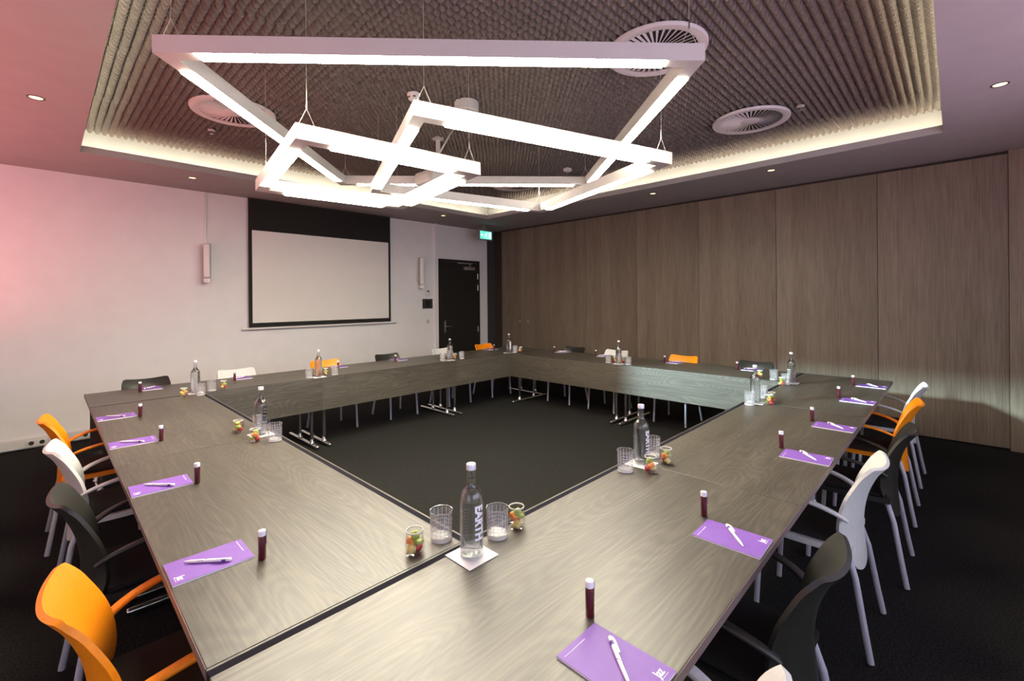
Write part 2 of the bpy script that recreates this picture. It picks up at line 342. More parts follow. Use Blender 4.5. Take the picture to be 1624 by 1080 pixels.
# timber partition
wr = struct('wall_right', MB().box(XW + .045, YB - .2, 0, XW + .2, YW, H), m_seam)
for a, b in ((5.63, 5.282), (5.278, 3.507), (3.503, 2.517), (2.513, 1.512), (1.508, .496), (.492, -.547), (-.551, -1.574)):
    pn = MB().box(-.02, -(a - b) / 2, .02, .02, (a - b) / 2, H - .035, .003).build('wall_panel', m_wallwood, wr, False, (XW + .02, (a + b) / 2, 0))
    if a == 5.278:
        for yy in (5.112, 4.889):
            k = MB(); k.lathe([(0, 0), (.012, 0), (.017, .006), (.017, .012), (.012, .018), (0, .018)], 16)
            ko = k.build('knob', m_steel, pn, True); ko.rotation_euler = (0, -R(90), 0); ko.location = (-.02, yy - (a + b) / 2, 1.113)
MB().box(-.035, -.62, 0, .02, .62, H - .002, .003).build('wall_panel', m_wallwood, wr, False, (XW + .02, -1.576 - .62, 0))
# wall on the left with a high window, wall behind the camera with big windows (both outside the frame)
def wall_with_hole(name, axis, at, lo, hi, w0, w1, z0, z1, th):
    mb = MB()
    def bx(a, b, c0, c1):
        if axis == 'x': mb.box(min(at, at + th), a, c0, max(at, at + th), b, c1)
        else: mb.box(a, min(at, at + th), c0, b, max(at, at + th), c1)
    bx(lo, w0, 0, H); bx(w1, hi, 0, H); bx(w0, w1, 0, z0); bx(w0, w1, z1, H)
    return struct(name, mb, m_plaster)
def window(name, axis, at, w0, w1, z0, z1, n):
    mb = MB(); pb = MB(); f = .05
    def bx(m, a, b, c0, c1, d):
        if axis == 'x': m.box(at - d, a, c0, at + d, b, c1)
        else: m.box(a, at - d, c0, b, at + d, c1)
    bx(mb, w0, w1, z0, z0 + f, .03); bx(mb, w0, w1, z1 - f, z1, .03)
    for i in range(n + 1):
        q = w0 + (w1 - w0 - f) * i / n; bx(mb, q, q + f, z0 + f, z1 - f, .03)
    bx(pb, w0 + f, w1 - f, z0 + f, z1 - f, .004)
    o = struct(name, mb, m_wplast); pb.build('window_pane', m_pane, o, False)
lw_ = MB()
wl = MB()
for a, b, c0, c1 in ((YB - .2, -2.1, 0, H), (-2.1, -.3, 0, .7), (-2.1, -.3, 2.3, H), (-.3, 2.7, 0, H), (2.7, 5.6, 0, 2.0), (2.7, 5.6, 2.88, H), (5.6, YW, 0, H)):
    wl.box(XL - .12, a, c0, XL, b, c1)
struct('wall_left', wl, m_plaster)
window('window_1', 'x', XL - .06, 2.7, 5.6, 2.0, 2.88, 1)
window('window_2', 'x', XL - .06, -2.1, -.3, .7, 2.3, 2)
wall_with_hole('wall_front', 'y', YB, XL, XW + .3, -1.4, 3.8, .9, 2.6, -.12)
window('window_3', 'y', YB - .06, -1.4, 3.8, .9, 2.6, 4)
struct('trim_5', MB().box(XL, .55, 1.0, -1.94, 5.65, 1.1, .004), m_plaster)              # plain ledges added beneath the coloured uplights, unseen outside the frame
struct('trim_6', MB().box(-1.8, YB, 1.0, 3.8, -2.18, 1.1, .004), m_plaster)
# skirting trunking on the screen wall with sockets
bb = MB(); bb.box(XL, YW - .05, .02, -.62, YW, .118, .004); struct('baseboard_back', bb, m_wplast)
def socket(x, n, label):
    t = thing('wall_socket', label, 'socket', (x, YW - .05, .066), 0, 'sockets on the skirting trunking')
    MB().box(-.042 * n, -.008, -.036, .042 * n, 0, .036, .003).build('face_plate', m_wplast, t)
    for i in range(n):
        q = (i - (n - 1) / 2) * .08
        k = MB(); k.lathe([(0, .0012), (.0185, .0012), (.0195, .0025), (.021, .0025), (.021, -.0005)], 20)
        o = k.build('socket_well', m_dgrey, t); o.rotation_euler = (R(90), 0, 0); o.location = (q, -.008, 0)
socket(-1.06, 2, 'white double wall socket on the skirting trunking, left edge of the photo')
socket(-.93, 1, 'white single socket on the trunking, black cable plugged in')
socket(-.68, 1, 'white end socket on the trunking, closest to the table corner')
tag(MB().tube([(-.93, YW - .062, .066), (-.95, YW - .09, .05), (-1.0, YW - .11, .02), (-1.08, YW - .12, .006), (-1.2, YW - .13, .006)], .004, 8).build('power_cable', m_cable), 'thin black cable drooping from a socket to the carpet', 'cable')

# door, frame, ironmongery
dm = MB().box(4.315, YW - .02, .005, 5.255, YW, 2.30, .002); d1 = struct('door_1', dm, m_door)
fr = MB(); fr.box(4.27, YW - .035, 0, 4.312, YW, 2.345, .003); fr.box(5.258, YW - .035, 0, 5.30, YW, 2.345, .003); fr.box(4.312, YW - .035, 2.303, 5.258, YW, 2.345, .003)
fr.build('door_frame', m_door, d1)
hd = MB(); hd.box(4.385, YW - .03, .92, 4.425, YW - .02, 1.15, .004); hd.tube([(4.405, YW - .03, 1.04), (4.405, YW - .075, 1.04), (4.42, YW - .08, 1.04), (4.535, YW - .08, 1.035)], .009, 10)
hd.build('door_handle', m_steel, d1)
cl = MB(); cl.box(4.86, YW - .075, 2.15, 5.14, YW - .02, 2.215, .006); cl.box(4.70, YW - .06, 2.27, 5.09, YW - .035, 2.292, .003); cl.box(5.0, YW - .07, 2.215, 5.03, YW - .045, 2.28)
cl.build('door_closer', m_steel, d1)
for z in (2.03, 1.80, .95, .30): MB().tube([(5.248, YW - .03, z - .055), (5.248, YW - .03, z + .055)], .011, 10).build('hinge', m_steel, d1)

# projection screen
s_ = thing('projection_screen', 'wide pull-down projection screen with black border on the white wall', 'screen', (2.1, YW - .05, 1.17))
MB().box(-1.112, -.003, .02, 1.108, 0, 1.829).build('black_masking', m_blk, s_, False)
MB().box(-1.066, -.006, .08, 1.067, -.003, 1.38).build('screen_fabric', m_screen, s_, False)
MB().tube([(-1.20, -.004, .0), (1.215, -.004, .0)], .0145, 12).build('bottom_bar', m_wplast, s_)
# speakers, switches
def speaker(x, z0, z1, lab, yaw):
    t = thing('wall_speaker', lab, 'speaker', (x, YW, z0), 0, 'white column speakers on the screen wall')
    b = MB().box(-.038, -.05, .06, .038, .05, z1 - z0, .012).build('speaker_body', m_lampbody, t); b.location = (0, -.125, 0); b.rotation_euler = (0, 0, yaw)
    g = MB().box(-.030, -.054, .08, .030, -.050, z1 - z0 - .02, .001).build('speaker_grille', m_wplast, b)
    MB().box(-.02, -.075, .14, .02, 0, .22, .004).build('wall_bracket', m_lampbody, t)
    c = MB().box(-.038, -.045, 0, .038, .05, .056, .006).build('speaker_foot', m_wplast, t); c.location = (0, -.125, 0); c.rotation_euler = (0, 0, yaw)
speaker(.485, 1.80, 2.31, 'white column speaker on the wall left of the projection screen', -.35)
speaker(3.80, 1.77, 2.33, 'white column speaker on the wall between screen and door', -.35)
tag(MB().box(.478, YW - .02, 2.2, .502, YW, H, .003).build('cable_conduit', m_wplast), 'thin white conduit running from the left speaker up to the ceiling', 'conduit')
t = thing('thermostat', 'small white thermostat on the wall above the dark square panel', 'thermostat', (4.015, YW, 1.69))
MB().box(-.045, -.022, -.06, .045, 0, .06, .006).build('thermostat_body', m_wplast, t); MB().box(-.02, -.0235, .01, .02, -.022, .04).build('display', m_dgrey, t, False)
t = thing('control_panel', 'dark square touch control panel on the wall left of the door', 'control panel', (4.01, YW, 1.485))
MB().box(-.11, -.018, -.09, .11, 0, .09, .005).build('panel_frame', m_dgrey, t); MB().box(-.055, -.020, -.06, .055, -.018, .06).build('panel_display', m_blk, t, False)
t = thing('light_switch', 'white square light switch on the wall below the dark control panel', 'switch', (4.012, YW, 1.15))
MB().box(-.042, -.01, -.042, .042, 0, .042, .004).build('switch_plate', m_wplast, t); MB().box(-.028, -.014, -.028, .028, -.01, .028, .002).build('rocker', m_lampbody, t)
# exit sign
t = thing('exit_sign', 'green lit emergency exit sign hanging from the ceiling by the door', 'sign', (4.985, 5.35, 2.80))
MB().box(-.175, -.025, -.095, .175, .025, .095, .005).build('sign_case', m_steel, t)
MB().box(-.15, -.029, -.075, .15, -.025, .075).build('sign_face', m_exitg, t, False)
e = MB()
def eb(x0, z0, x1, z1): e.box(x0, -.0315, z0, x1, -.029, z1)
eb(.07, -.06, .13, .06)                                                                    # doorway
eb(-.125, -.012, -.075, .012); e.prism([(-.14, 0), (-.115, .03), (-.115, -.03)], -.1, -.099)
for v in [v for v in e.bm.verts if v.co.z < -.098 and v.co.z > -.1001]: v.co = Vector((v.co.x, -.0315 if v.co.z < -.0995 else -.029, v.co.y))
b = bmesh.new(); bmesh.ops.create_uvsphere(b, u_segments=12, v_segments=8, radius=.014); e.join(b, Matrix.Translation((.02, -.03, .048)) @ Matrix.Diagonal((1, .1, 1, 1)))
for pth in ([(.015, .03), (-.005, -.01)], [(-.005, -.01), (.02, -.03), (.015, -.06)], [(-.005, -.01), (-.03, -.035), (-.055, -.035)], [(.012, .025), (.045, .012)], [(.012, .025), (-.025, .015), (-.035, -.005)]):
    e.tube([(x, -.0305, z) for x, z in pth], .007, 6)
e.build('pictogram', m_exitw, t, False)
MB().box(-.19, -.04, .095, .19, .04, .11, .003).box(-.06, -.03, .11, .06, .03, .2, .003).build('ceiling_mount', m_steel, t)

# ------------------------------------------------------------------ ceiling fittings
for x, y, lab in ((-1.03, 3.45, 'round recessed downlight in the pink ceiling, upper left'), (.217, 5.18, 'round recessed downlight above the wall left of the screen'),
                  (3.79, 5.10, 'round recessed downlight in front of the door'), (4.885, 1.80, 'farther recessed downlight in the ceiling strip along the timber wall'),
                  (4.795, .307, 'nearer recessed downlight in the ceiling strip along the timber wall'), (3.593, -1.418, 'round recessed downlight in the ceiling, upper right corner')):
    t = thing('downlight', lab, 'ceiling light', (x, y, H), 0, 'recessed downlights')
    MB().lathe([(.036, -.001), (.040, -.004), (.046, -.004), (.048, 0), (.048, .002), (.036, .002)], 32).build('trim_ring', m_ring, t)
    MB().lathe([(0, -.0012), (.037, -.0012), (.037, .0005), (0, .0005)], 32).build('lens', m_spot, t)
def diffuser(x, y, lab, rot):
    z = ZF - .052
    t = thing('swirl_diffuser', lab, 'air vent', (x, y, z), rot, 'round swirl air diffusers')
    MB().lathe([(.27, -.006), (.30, -.014), (.33, -.012), (.335, 0), (.335, .01), (.27, .01)], 56).build('outer_rim', m_ventw, t)
    MB().lathe([(0, .004), (.272, .004), (.272, .009), (0, .009)], 40).build('backing', m_ventd, t)
    MB().lathe([(0, -.012), (.07, -.011), (.085, -.004), (.085, .006), (0, .006)], 32).build('hub', m_ventw, t)
    for k in range(40):
        a = 2 * math.pi * k / 40; s = MB()
        ca, sa = math.cos(a), math.sin(a); n = Vector((-sa, ca, 0)); d = Vector((ca, sa, 0)); vs = []
        for r, wd in ((.078, .0026), (.275, .0090)):
            for q, zz in ((-1, -.006), (1, .000)): vs.append(d * r + n * wd * q + Vector((0, 0, zz)))
        th = Vector((0, 0, .0015)); A = [s.bm.verts.new(v) for v in vs]; B = [s.bm.verts.new(v + th) for v in vs]
        for f in ((0, 2, 3, 1),): s.bm.faces.new([A[i] for i in f]); s.bm.faces.new([B[i] for i in reversed(f)])
        for i, j in ((0, 2), (2, 3), (3, 1), (1, 0)): s.bm.faces.new((A[i], B[i], B[j], A[j]))
        s.build('vane', m_ventw, t, False)
diffuser(.20, 3.44, 'round swirl air diffuser behind the largest pendant, left side', 0)
diffuser(1.95, .28, 'round swirl air diffuser above the right corner of the largest pendant', .5)
diffuser(3.75, .215, 'round swirl air diffuser near the timber wall, fully in view', .8)
diffuser(3.88, 3.5, 'farthest round swirl air diffuser, half hidden by a pendant beam', .3)
t = thing('smoke_detector', 'small white domed smoke detector on the foam ceiling', 'smoke detector', (1.15, 2.02, ZF - .05))
MB().lathe([(0, -.045), (.03, -.045), (.045, -.035), (.05, -.012), (.055, 0), (.055, .01), (0, .01)], 28).build('detector_body', m_wplast, t)
for k in range(6):
    a = k * math.pi / 3; o = MB().box(-.012, -.003, -.004, .012, .003, .004).build('smoke_slot', m_dgrey, t, False); o.location = (.0475 * math.cos(a), .0475 * math.sin(a), -.026); o.rotation_euler = (0, 0, a + math.pi / 2)
def sprinkler(x, y, lab):
    t = thing('sprinkler_head', lab, 'sprinkler', (x, y, ZF - .05), 0, 'ceiling sprinklers')
    MB().lathe([(0, 0), (.032, 0), (.032, .006), (0, .006)], 24).build('escutcheon', m_ventw, t)
    MB().tube([(0, 0, .004), (0, 0, -.03)], .007, 10).lathe([(0, -.034), (.018, -.034), (.018, -.031), (0, -.031)], 18).build('deflector', m_steel, t)
sprinkler(.17, 4.09, 'tiny sprinkler head on the foam beyond the left air diffuser')
sprinkler(3.72, -.21, 'tiny sprinkler head on the foam right of the right air diffuser')
t = thing('ceiling_canopy', 'short white drum canopy on the foam ceiling above the pendants', 'canopy', (1.57, 1.845, ZF - .05))
MB().lathe([(0, -.075), (.10, -.075), (.105, -.07), (.105, .01), (0, .01)], 40).build('drum', m_lampbody, t)
t = thing('projector', 'white ceiling projector on a short pole behind the smallest pendant', 'projector', (1.93, 2.74, 2.76))
MB().box(-.19, -.16, 0, .19, .16, .13, .02, 3).build('projector_body', m_lampbody, t)
MB().tube([(0, 0, .13), (0, 0, ZF - 2.76 - .02)], .024, 16).build('pole', m_lampbody, t)
MB().lathe([(0, ZF - 2.765 - .04), (.06, ZF - 2.765 - .04), (.06, ZF - 2.765), (0, ZF - 2.765)], 24).build('ceiling_plate', m_lampbody, t)
o = MB().lathe([(0, 0), (.035, 0), (.04, .02), (.03, .02), (.028, .008), (0, .006)], 20).build('lens', m_dgrey, t); o.rotation_euler = (-R(90), 0, 0); o.location = (.08, .16, .065)
MB().box(-.192, -.09, .04, -.188, .05, .09).build('air_grille', m_ventw, t, False)
t = thing('junction_box', 'small white junction box on the foam with a looping cable', 'junction box', (3.78, 2.43, ZF - .05))
MB().box(-.045, -.035, -.035, .045, .035, .008, .006).build('box_body', m_wplast, t)
MB().tube([(.04, 0, -.02), (.12, -.02, -.05), (.22, -.05, -.04), (.26, -.06, .0), (.27, -.07, .03)], .004, 8).build('loop_cable', m_cable, t)

# cove LED strips
for nm, (x0, y0, x1, y1), lab in (('led_strip', (cx0 - .105, cy0, cx0 - .075, cy1), 'warm white LED strip inside the ceiling cove, left side'), ('led_strip', (cx1 + .075, cy0, cx1 + .105, cy1), 'warm white LED strip inside the cove along the timber wall'),
                              ('led_strip', (cx0, cy0 - .105, cx1, cy0 - .075), 'warm white LED strip inside the cove nearest the camera'), ('led_strip', (cx0, cy1 + .075, cx1, cy1 + .105), 'warm white LED strip inside the cove on the screen side')):
    tag(MB().box(x0, y0, H + T, x1, y1, H + T + .012, .002).build(nm, m_cove, None, False), lab, 'light strip', 'LED strips in the ceiling cove')

# ------------------------------------------------------------------ the three tilted square pendants
def pendant(lab, c, yaw, tx, ty, s, s2, wires):
    t = thing('pendant_light', lab, 'pendant light', c, 0, 'square white pendant frames')
    a = Vector((math.cos(yaw), math.sin(yaw), tx)).normalized(); b0 = Vector((-math.sin(yaw), math.cos(yaw), ty)); n = a.cross(b0).normalized(); b = n.cross(a)
    Mx = Matrix((a, b, n)).transposed().to_4x4(); t.rotation_euler = Mx.to_euler()
    w, h = .074, .085; X, Y = s / 2, s2 / 2
    for quad, (p0, p1) in (([(-X, -Y), (X, -Y), (X - w, -Y + w), (-X + w, -Y + w)], ((-X, -Y + w / 2), (X, -Y + w / 2))),
                           ([(X, -Y), (X, Y), (X - w, Y - w), (X - w, -Y + w)], ((X - w / 2, -Y), (X - w / 2, Y))),
                           ([(X, Y), (-X, Y), (-X + w, Y - w), (X - w, Y - w)], ((-X, Y - w / 2), (X, Y - w / 2))),
                           ([(-X, Y), (-X, -Y), (-X + w, -Y + w), (-X + w, Y - w)], ((-X + w / 2, -Y), (-X + w / 2, Y)))):
        bm_ = MB().prism(quad, 0, h).build('beam', m_lampbody, t, False)
        e = .195; hw = w / 2 - .001
        (xa, ya), (xb, yb) = p0, p1
        if abs(ya - yb) < 1e-6: MB().box(xa + e, ya - hw, -.006, xb - e, ya + hw, .0, .002).build('diffuser', m_diffuser, bm_, False)
        else: MB().box(xa - hw, ya + e, -.006, xa + hw, yb - e, .0, .002).build('diffuser', m_diffuser, bm_, False)
    inv = Mx.to_3x3().transposed()
    for sx, sy in wires:
        p = Vector((sx * (X - .11), sy * (Y - w / 2), h)); q = Vector((sx * (X - .02), sy * (Y - w / 2), h)) 
        upv = inv @ Vector((0, 0, 1)); g = (p + q) / 2 + upv * .10; wz = c[2] + (Mx.to_3x3() @ g).z
        wr_ = MB().tube([p, g], .0013, 6).tube([q, g], .0013, 6).tube([g + upv * .03, g + upv * (ZF - .03 - wz)], .0011, 6).build('suspension_wire', m_wire, t)
        MB().tube([g - upv * .005, g + upv * .04], [.005, .003], 8).build('wire_gripper', m_steel, wr_)
    return t
ALL4 = ((-1, -1), (1, -1), (1, 1), (-1, 1))
pP = pendant('largest and highest square white pendant frame, nearest the camera', (1.265, 1.602, 2.76), -.758, -.001, .015, 2.687, 2.687, ALL4)
pS = pendant('middle-sized square white pendant frame, on the right side', (1.597, 1.466, 2.52), -.386, -.036, .004, 1.804, 1.949, ALL4)
pQ = pendant('smallest and lowest square white pendant frame, left of centre', (.581, 1.811, 2.38), -.14, -.004, -.027, 1.16, 1.251, ALL4)
tag(MB().tube([(1.53, 1.80, 3.19), (1.40, 1.72, 3.02), (1.20, 1.60, 2.84), (1.0, 1.42, 2.66), (.86, 1.30, 2.53), (.80, 1.245, 2.467)], .006, 10).build('pendant_cable', m_wire), 'white power cable drooping from the drum canopy to the smallest pendant', 'cable')

# ------------------------------------------------------------------ tables
D = 0.75766; TL = 1.8; ZT = 0.74; U = 3 * TL - 2 * D
def make_table(label):
    t = thing('folding_table', label, 'table', (0, 0, 0), 0, 'dark oak folding tables')
    x = TL / 2 - .0008; yi = D / 2
    MB().box(-x, -yi + .002, ZT - .026, x, yi - .033, ZT, .0018).build('tabletop', m_table, t, False)
    MB().box(-x, yi - .0328, ZT - .026, x, yi - .0082, ZT - .0012, .001).build('gap_strip', m_gap, t, False)  # dark filler where the gap before the modesty panel is open
    MB().box(-x, -yi, ZT - .026, x, -yi + .0018, ZT - .001).build('edge_band', m_edge, t, False)
    MB().box(-x, yi - .008, .400, x, yi - .0005, ZT - .0008, .0015).build('modesty_panel', m_table, t, False)
    for sx in (-1, 1):
        lx = sx * (TL / 2 - .065); lg = MB()
        for py in (yi - .12, yi - .44):
            lg.tube([(lx, py, .03), (lx, py, ZT - .03)], .0165, 16).lathe([(.03, .045), (.019, .06), (.0165, .09)], 16, (lx, py, 0))
        lg.box(lx - .03, yi - .52, ZT - .045, lx + .03, yi - .06, ZT - .0265, .003)
        g = lg.build('leg', m_chrome, t)
        MB().box(lx - .017, -yi + .03, .008, lx + .017, yi + .035, .040, .011, 3).build('foot', m_chrome, g)
        gl = MB()
        for yy in (-yi + .06, yi - .01): gl.lathe([(0, 0), (.013, 0), (.013, .009), (0, .009)], 14, (lx, yy, 0))
        gl.build('glide', m_cable, g)
    return t
spots = [((-D + .9, -D / 2), 0, 'near table on the right side, reaching the bottom edge of the photo'), ((-D + 2.7, -D / 2), 0, 'middle table of the three in the long right row'), ((-D + 4.5, -D / 2), 0, 'far table of the right row, its end by the timber wall'),
         ((-D / 2, .9), -math.pi / 2, 'nearer of the two tables in the left row'), ((-D / 2, 2.7), -math.pi / 2, 'farther of the two tables in the left row'),
         ((-D + .9, 2 * TL + D / 2), math.pi, 'left table of the row in front of the screen wall'), ((-D + 2.7, 2 * TL + D / 2), math.pi, 'middle table of the row in front of the screen wall'), ((-D + 4.5, 2 * TL + D / 2), math.pi, 'table of the screen row in the far corner by the door'),
         ((U + D / 2, 2.7), math.pi / 2, 'table along the timber wall, next to the far corner'), ((U + D / 2, .9), math.pi / 2, 'table along the timber wall, with the daylight patch on its panel')]
tab0 = make_table(spots[0][2])
for i, ((x, y), rz, lab) in enumerate(spots):
    if i == 0: tab0.location = (x, y, 0); tab0.rotation_euler = (0, 0, rz)
    else: dup(tab0, (x, y, 0), rz, lab)

# ------------------------------------------------------------------ chairs (facing local +y)
def interp(tab, t):
    """smooth (Catmull-Rom) curve through the listed stations"""
    n = len(tab); k = 0
    while k < n - 2 and t > tab[k + 1][0]: k += 1
    (t1, v1), (t2, v2) = tab[k], tab[k + 1]
    def slope(i):
        if i == 0: return (tab[1][1] - tab[0][1]) / (tab[1][0] - tab[0][0])
        if i == n - 1: return (tab[-1][1] - tab[-2][1]) / (tab[-1][0] - tab[-2][0])
        return (tab[i + 1][1] - tab[i - 1][1]) / (tab[i + 1][0] - tab[i - 1][0])
    h = t2 - t1; u = (t - t1) / h
    return (2 * u**3 - 3 * u**2 + 1) * v1 + (u**3 - 2 * u**2 + u) * h * slope(k) + (-2 * u**3 + 3 * u**2) * v2 + (u**3 - u**2) * h * slope(k + 1)
def make_chair(label, colour, m):
    t = thing('armchair', label, 'chair', (0, 0, 0), 0, 'stacking armchairs around the tables')
    def back(u, v):
        s = 2 * u - 1
        wd = interp([(0, .130), (.14, .178), (.3, .200), (.5, .206), (.72, .193), (.9, .185), (1, .185)], v)
        ye = interp([(0, -.172), (.15, -.145), (.36, -.118), (.62, -.136), (.86, -.188), (1, -.228)], v)
        yc = interp([(0, -.185), (.36, -.176), (.62, -.192), (.86, -.232), (1, -.272)], v)
        q = abs(s) ** 2.2
        corner = max(0, abs(s) - .82) / .18; vv = max(0, (v - .84) / .16)
        wd *= 1 - .055 * vv ** 3 * corner
        z = .345 + .470 * v - .014 * corner ** 2 * vv ** 2
        z -= .020 * (1 - s * s) * v ** 4
        z += .030 * (1 - q) * (1 - v) ** 3 * -1
        return (s * wd, yc + (ye - yc) * q, z)
    MB().shell(back, 28, 30, .014).build('backrest', m, t, True, ang=60)
    def pan(u, v):
        s = 2 * u - 1; wd = .205 + .012 * math.sin(math.pi * min(1, v * 1.1)); 
        y = -.165 + .425 * v; z = .437 - .012 * (1 - s * s) * math.sin(math.pi * v) - .035 * max(0, (v - .82) / .18) ** 2
        return (s * wd, y, z)
    MB().shell(pan, 12, 18, .026).build('seat', m, t, True, ang=60)
    def cush(u, v):
        s = 2 * u - 1; y = -.150 + .395 * v; z = .459 - .008 * (1 - s * s) * math.sin(math.pi * v) - .034 * max(0, (v - .84) / .16) ** 2
        z += .004 * (1 - s ** 6) * (1 - (2 * v - 1) ** 6)
        return (s * .188, y, z)
    MB().shell(cush, 12, 18, .016).build('seat_pad', m_pad, t, True, ang=60)
    for sx in (-1, 1):
        pts = [(.205, -.150, .575), (.222, -.115, .600), (.238, -.06, .622), (.246, .02, .640), (.248, .10, .648), (.245, .17, .640), (.238, .215, .612), (.228, .232, .560), (.218, .225, .500), (.208, .205, .445)]
        # smooth the path
        P = [Vector((sx * a, b, c)) for a, b, c in pts]
        for _ in range(2):
            Q = [P[0]]
            for a, b in zip(P, P[1:]): Q += [a * .75 + b * .25, a * .25 + b * .75]
            P = Q + [P[-1]]
        MB().tube(P, 1.0, 12, squash=(.0165, .0075)).build('armrest', m, t, True, ang=60)
    for sx in (-1, 1):
        MB().tube([(sx * .178, -.150, .425), (sx * .192, -.178, .33), (sx * .207, -.212, .12), (sx * .217, -.232, .006)], .0125, 14).build('leg', m_leg, t)
        MB().tube([(sx * .196, .190, .440), (sx * .198, .200, .30), (sx * .203, .217, .006)], .0125, 14).build('leg', m_leg, t)
    return t
side = {'R': 'right side', 'L': 'left side', 'F': 'screen side', 'W': 'timber-wall side'}
chairs = {
 'R': [('white', -.14, 'white armchair cut off by the bottom right edge of the photo'), ('black', .57, 'black armchair nearest the camera on the right side'), ('white', 1.63, 'white armchair between two black ones on the right side'),
       ('black', 2.38, 'black armchair on the right side, in front of the orange one'), ('orange', 3.27, 'orange armchair on the right side of the tables'), ('white', 4.12, 'farthest white armchair on the right side, by the table end')],
 'L': [('orange', .463, 'orange armchair nearest the camera, lower left'), ('black', 1.305, 'black armchair on the left side, behind the nearest orange one'), ('white', 2.17, 'white armchair on the left side between black and orange'), ('orange', 3.01, 'far orange armchair on the left side, near the sockets')],
 'F': [('black', -.30, 'leftmost black armchair against the white wall'), ('white', .475, 'white armchair against the white wall, under the speaker'), ('orange', 1.46, 'orange armchair under the projection screen'), ('black', 2.33, 'black armchair under the right half of the screen'),
       ('white', 3.28, 'white armchair in front of the black door'), ('orange', 4.14, 'orange armchair in the far corner by the door')],
 'W': [('black', 3.05, 'black armchair along the timber wall, nearest the far corner'), ('white', 2.31, 'white armchair along the timber wall, behind a bottle'), ('orange', 1.325, 'orange armchair along the timber wall'), ('black', .47, 'black armchair at the right end of the timber-wall row')]}
protos = {}; rj = random.Random(3)
tuck = {-.14: -.705, .57: -.695, 1.63: -.695, 2.38: -.765, .463: -.742, 1.305: -.722, 2.17: -.732, 3.01: -.762}   # how far each chair is pushed in
for sd, lst in chairs.items():
    for col, q, lab in lst:
        if col not in protos:
            protos[col] = make_chair(lab, col, {'white': m_white, 'black': m_black, 'orange': m_orange}[col]); new = protos[col]; first = True
        else: first = False
        loc, rz = {'R': ((q, tuck.get(q, -.755), 0), 0), 'L': ((tuck.get(q, -.745), q, 0), -math.pi / 2), 'F': ((q, 4.275, 0), math.pi), 'W': ((4.54, q, 0), math.pi / 2)}[sd]
        rz += rj.uniform(-.02, .02)
        if first: new.location = loc; new.rotation_euler = (0, 0, rz)
        else: dup(protos[col], loc, rz, lab)
seat_name = {'R': ['cropped white chair at bottom right', 'nearest black chair on the right side', 'nearer full white chair on the right side', 'second black chair on the right side', 'orange chair on the right side', 'farthest white chair on the right side'],
             'L': ['nearest orange chair at lower left', 'black chair on the left side', 'white chair on the left side', 'far orange chair on the left side'],
             'F': ['leftmost black chair by the white wall', 'white chair left of the screen', 'orange chair under the screen', 'black chair under the screen', 'white chair by the door', 'orange chair in the far corner'],
             'W': ['black chair near the far corner', 'white chair at the timber wall', 'orange chair at the timber wall', 'black chair right of the timber-wall row']}

# ------------------------------------------------------------------ place settings
def make_pad(label):
    t = thing('notepad', label, 'notepad', (0, 0, 0), 0, 'purple notepads')
    MB().box(-.074, -.105, 0, .074, .105, .0045).build('pages', m_paper, t, False)
    MB().box(-.0742, -.1052, .0046, .0742, .1052, .0052).build('cover', m_purple, t, False)
    b = text_mesh('Jaz', .025, .0002, .0006); mb = MB(); mb.join(b, Matrix.Translation((.032, -.090, .0054)) @ Matrix.Diagonal((.85, 1.1, 1, 1))); mb.box(.036, -.0955, .0052, .060, -.0945, .0055); mb.build('logo', m_print, t, False)
    l = MB(); rr = random.Random(1); x = -.066
    while x < .012:
        wd = rr.uniform(.0012, .0030); l.box(x, .089, .0052, x + wd, .0905 + (.0006 if x > -.012 else 0), .0055); x += wd + .0008
    l.build('small_print', m_print, t, False)
    return t
def make_pen(label):
    t = thing('pen', label, 'pen', (0, 0, 0), 0, 'white pens on the notepads')
    r = .0052
    MB().tube([(-.068, 0, r), (-.064, 0, r), (-.050, 0, r), (-.02, 0, r), (.02, 0, r), (.048, 0, r), (.060, 0, r)], [.0012, .0022, .0042, .0050, .0052, .0052, .0052], 14).build('barrel', m_pen, t)
    MB().tube([(.058, 0, r), (.062, 0, r), (.070, 0, r), (.072, 0, r)], [.0042, .0056, .0056, .0040], 14).build('push_button', m_pen, t)
    MB().tube([(.064, -.003, r + .005), (.050, -.0055, r + .0062), (.022, -.0055, r + .0045), (.020, -.0055, r + .003)], 1, 10, squash=(.0032, .0014)).build('clip', m_pen, t)
    MB().tube([(.044, 0, r), (.056, 0, r)], .00535, 14).build('collar', m_penp, t)
    s = MB()
    for a, b_ in ((-.028, -.018), (-.016, -.010), (-.006, .006)):
        pt = [(a + (b_ - a) * k / 6, .0053 * math.sin(-.9 + 1.9 * k / 6 * (1 if a > -.01 else -1) + .4), 0) for k in range(7)]
        s.tube([(x, y, r + math.sqrt(max(0, .0053 ** 2 - y * y)) + .00005) for x, y, _ in pt], .0005, 6)
    s.build('scribble_print', m_penp, t)
    return t
def make_tube(label):
    t = thing('juice_vial', label, 'vial', (0, 0, 0), 0, 'dark red vials')
    MB().lathe([(0, 0), (.0100, 0), (.0115, .002), (.0115, .072), (.0100, .076), (0, .076)], 28).build('vial_body', m_tube, t)
    MB().lathe([(.0100, .0755), (.0112, .0755), (.0112, .0895), (.0100, .0915), (0, .0915)], 28).build('cap', m_cap, t)
    g = MB(); g.box(.0118, -.0028, .048, .0124, .0028, .090); g.build('hanging_tag', m_tag, t, False)
    return t
pads = {'R': [-.128, .605, 1.672, 2.41, 3.37, 4.18], 'L': [.478, 1.325, 2.22, 3.07], 'F': [-.30, .46, 1.52, 2.36, 3.22, 4.08], 'W': [3.12, 2.38, 1.335, .46]}
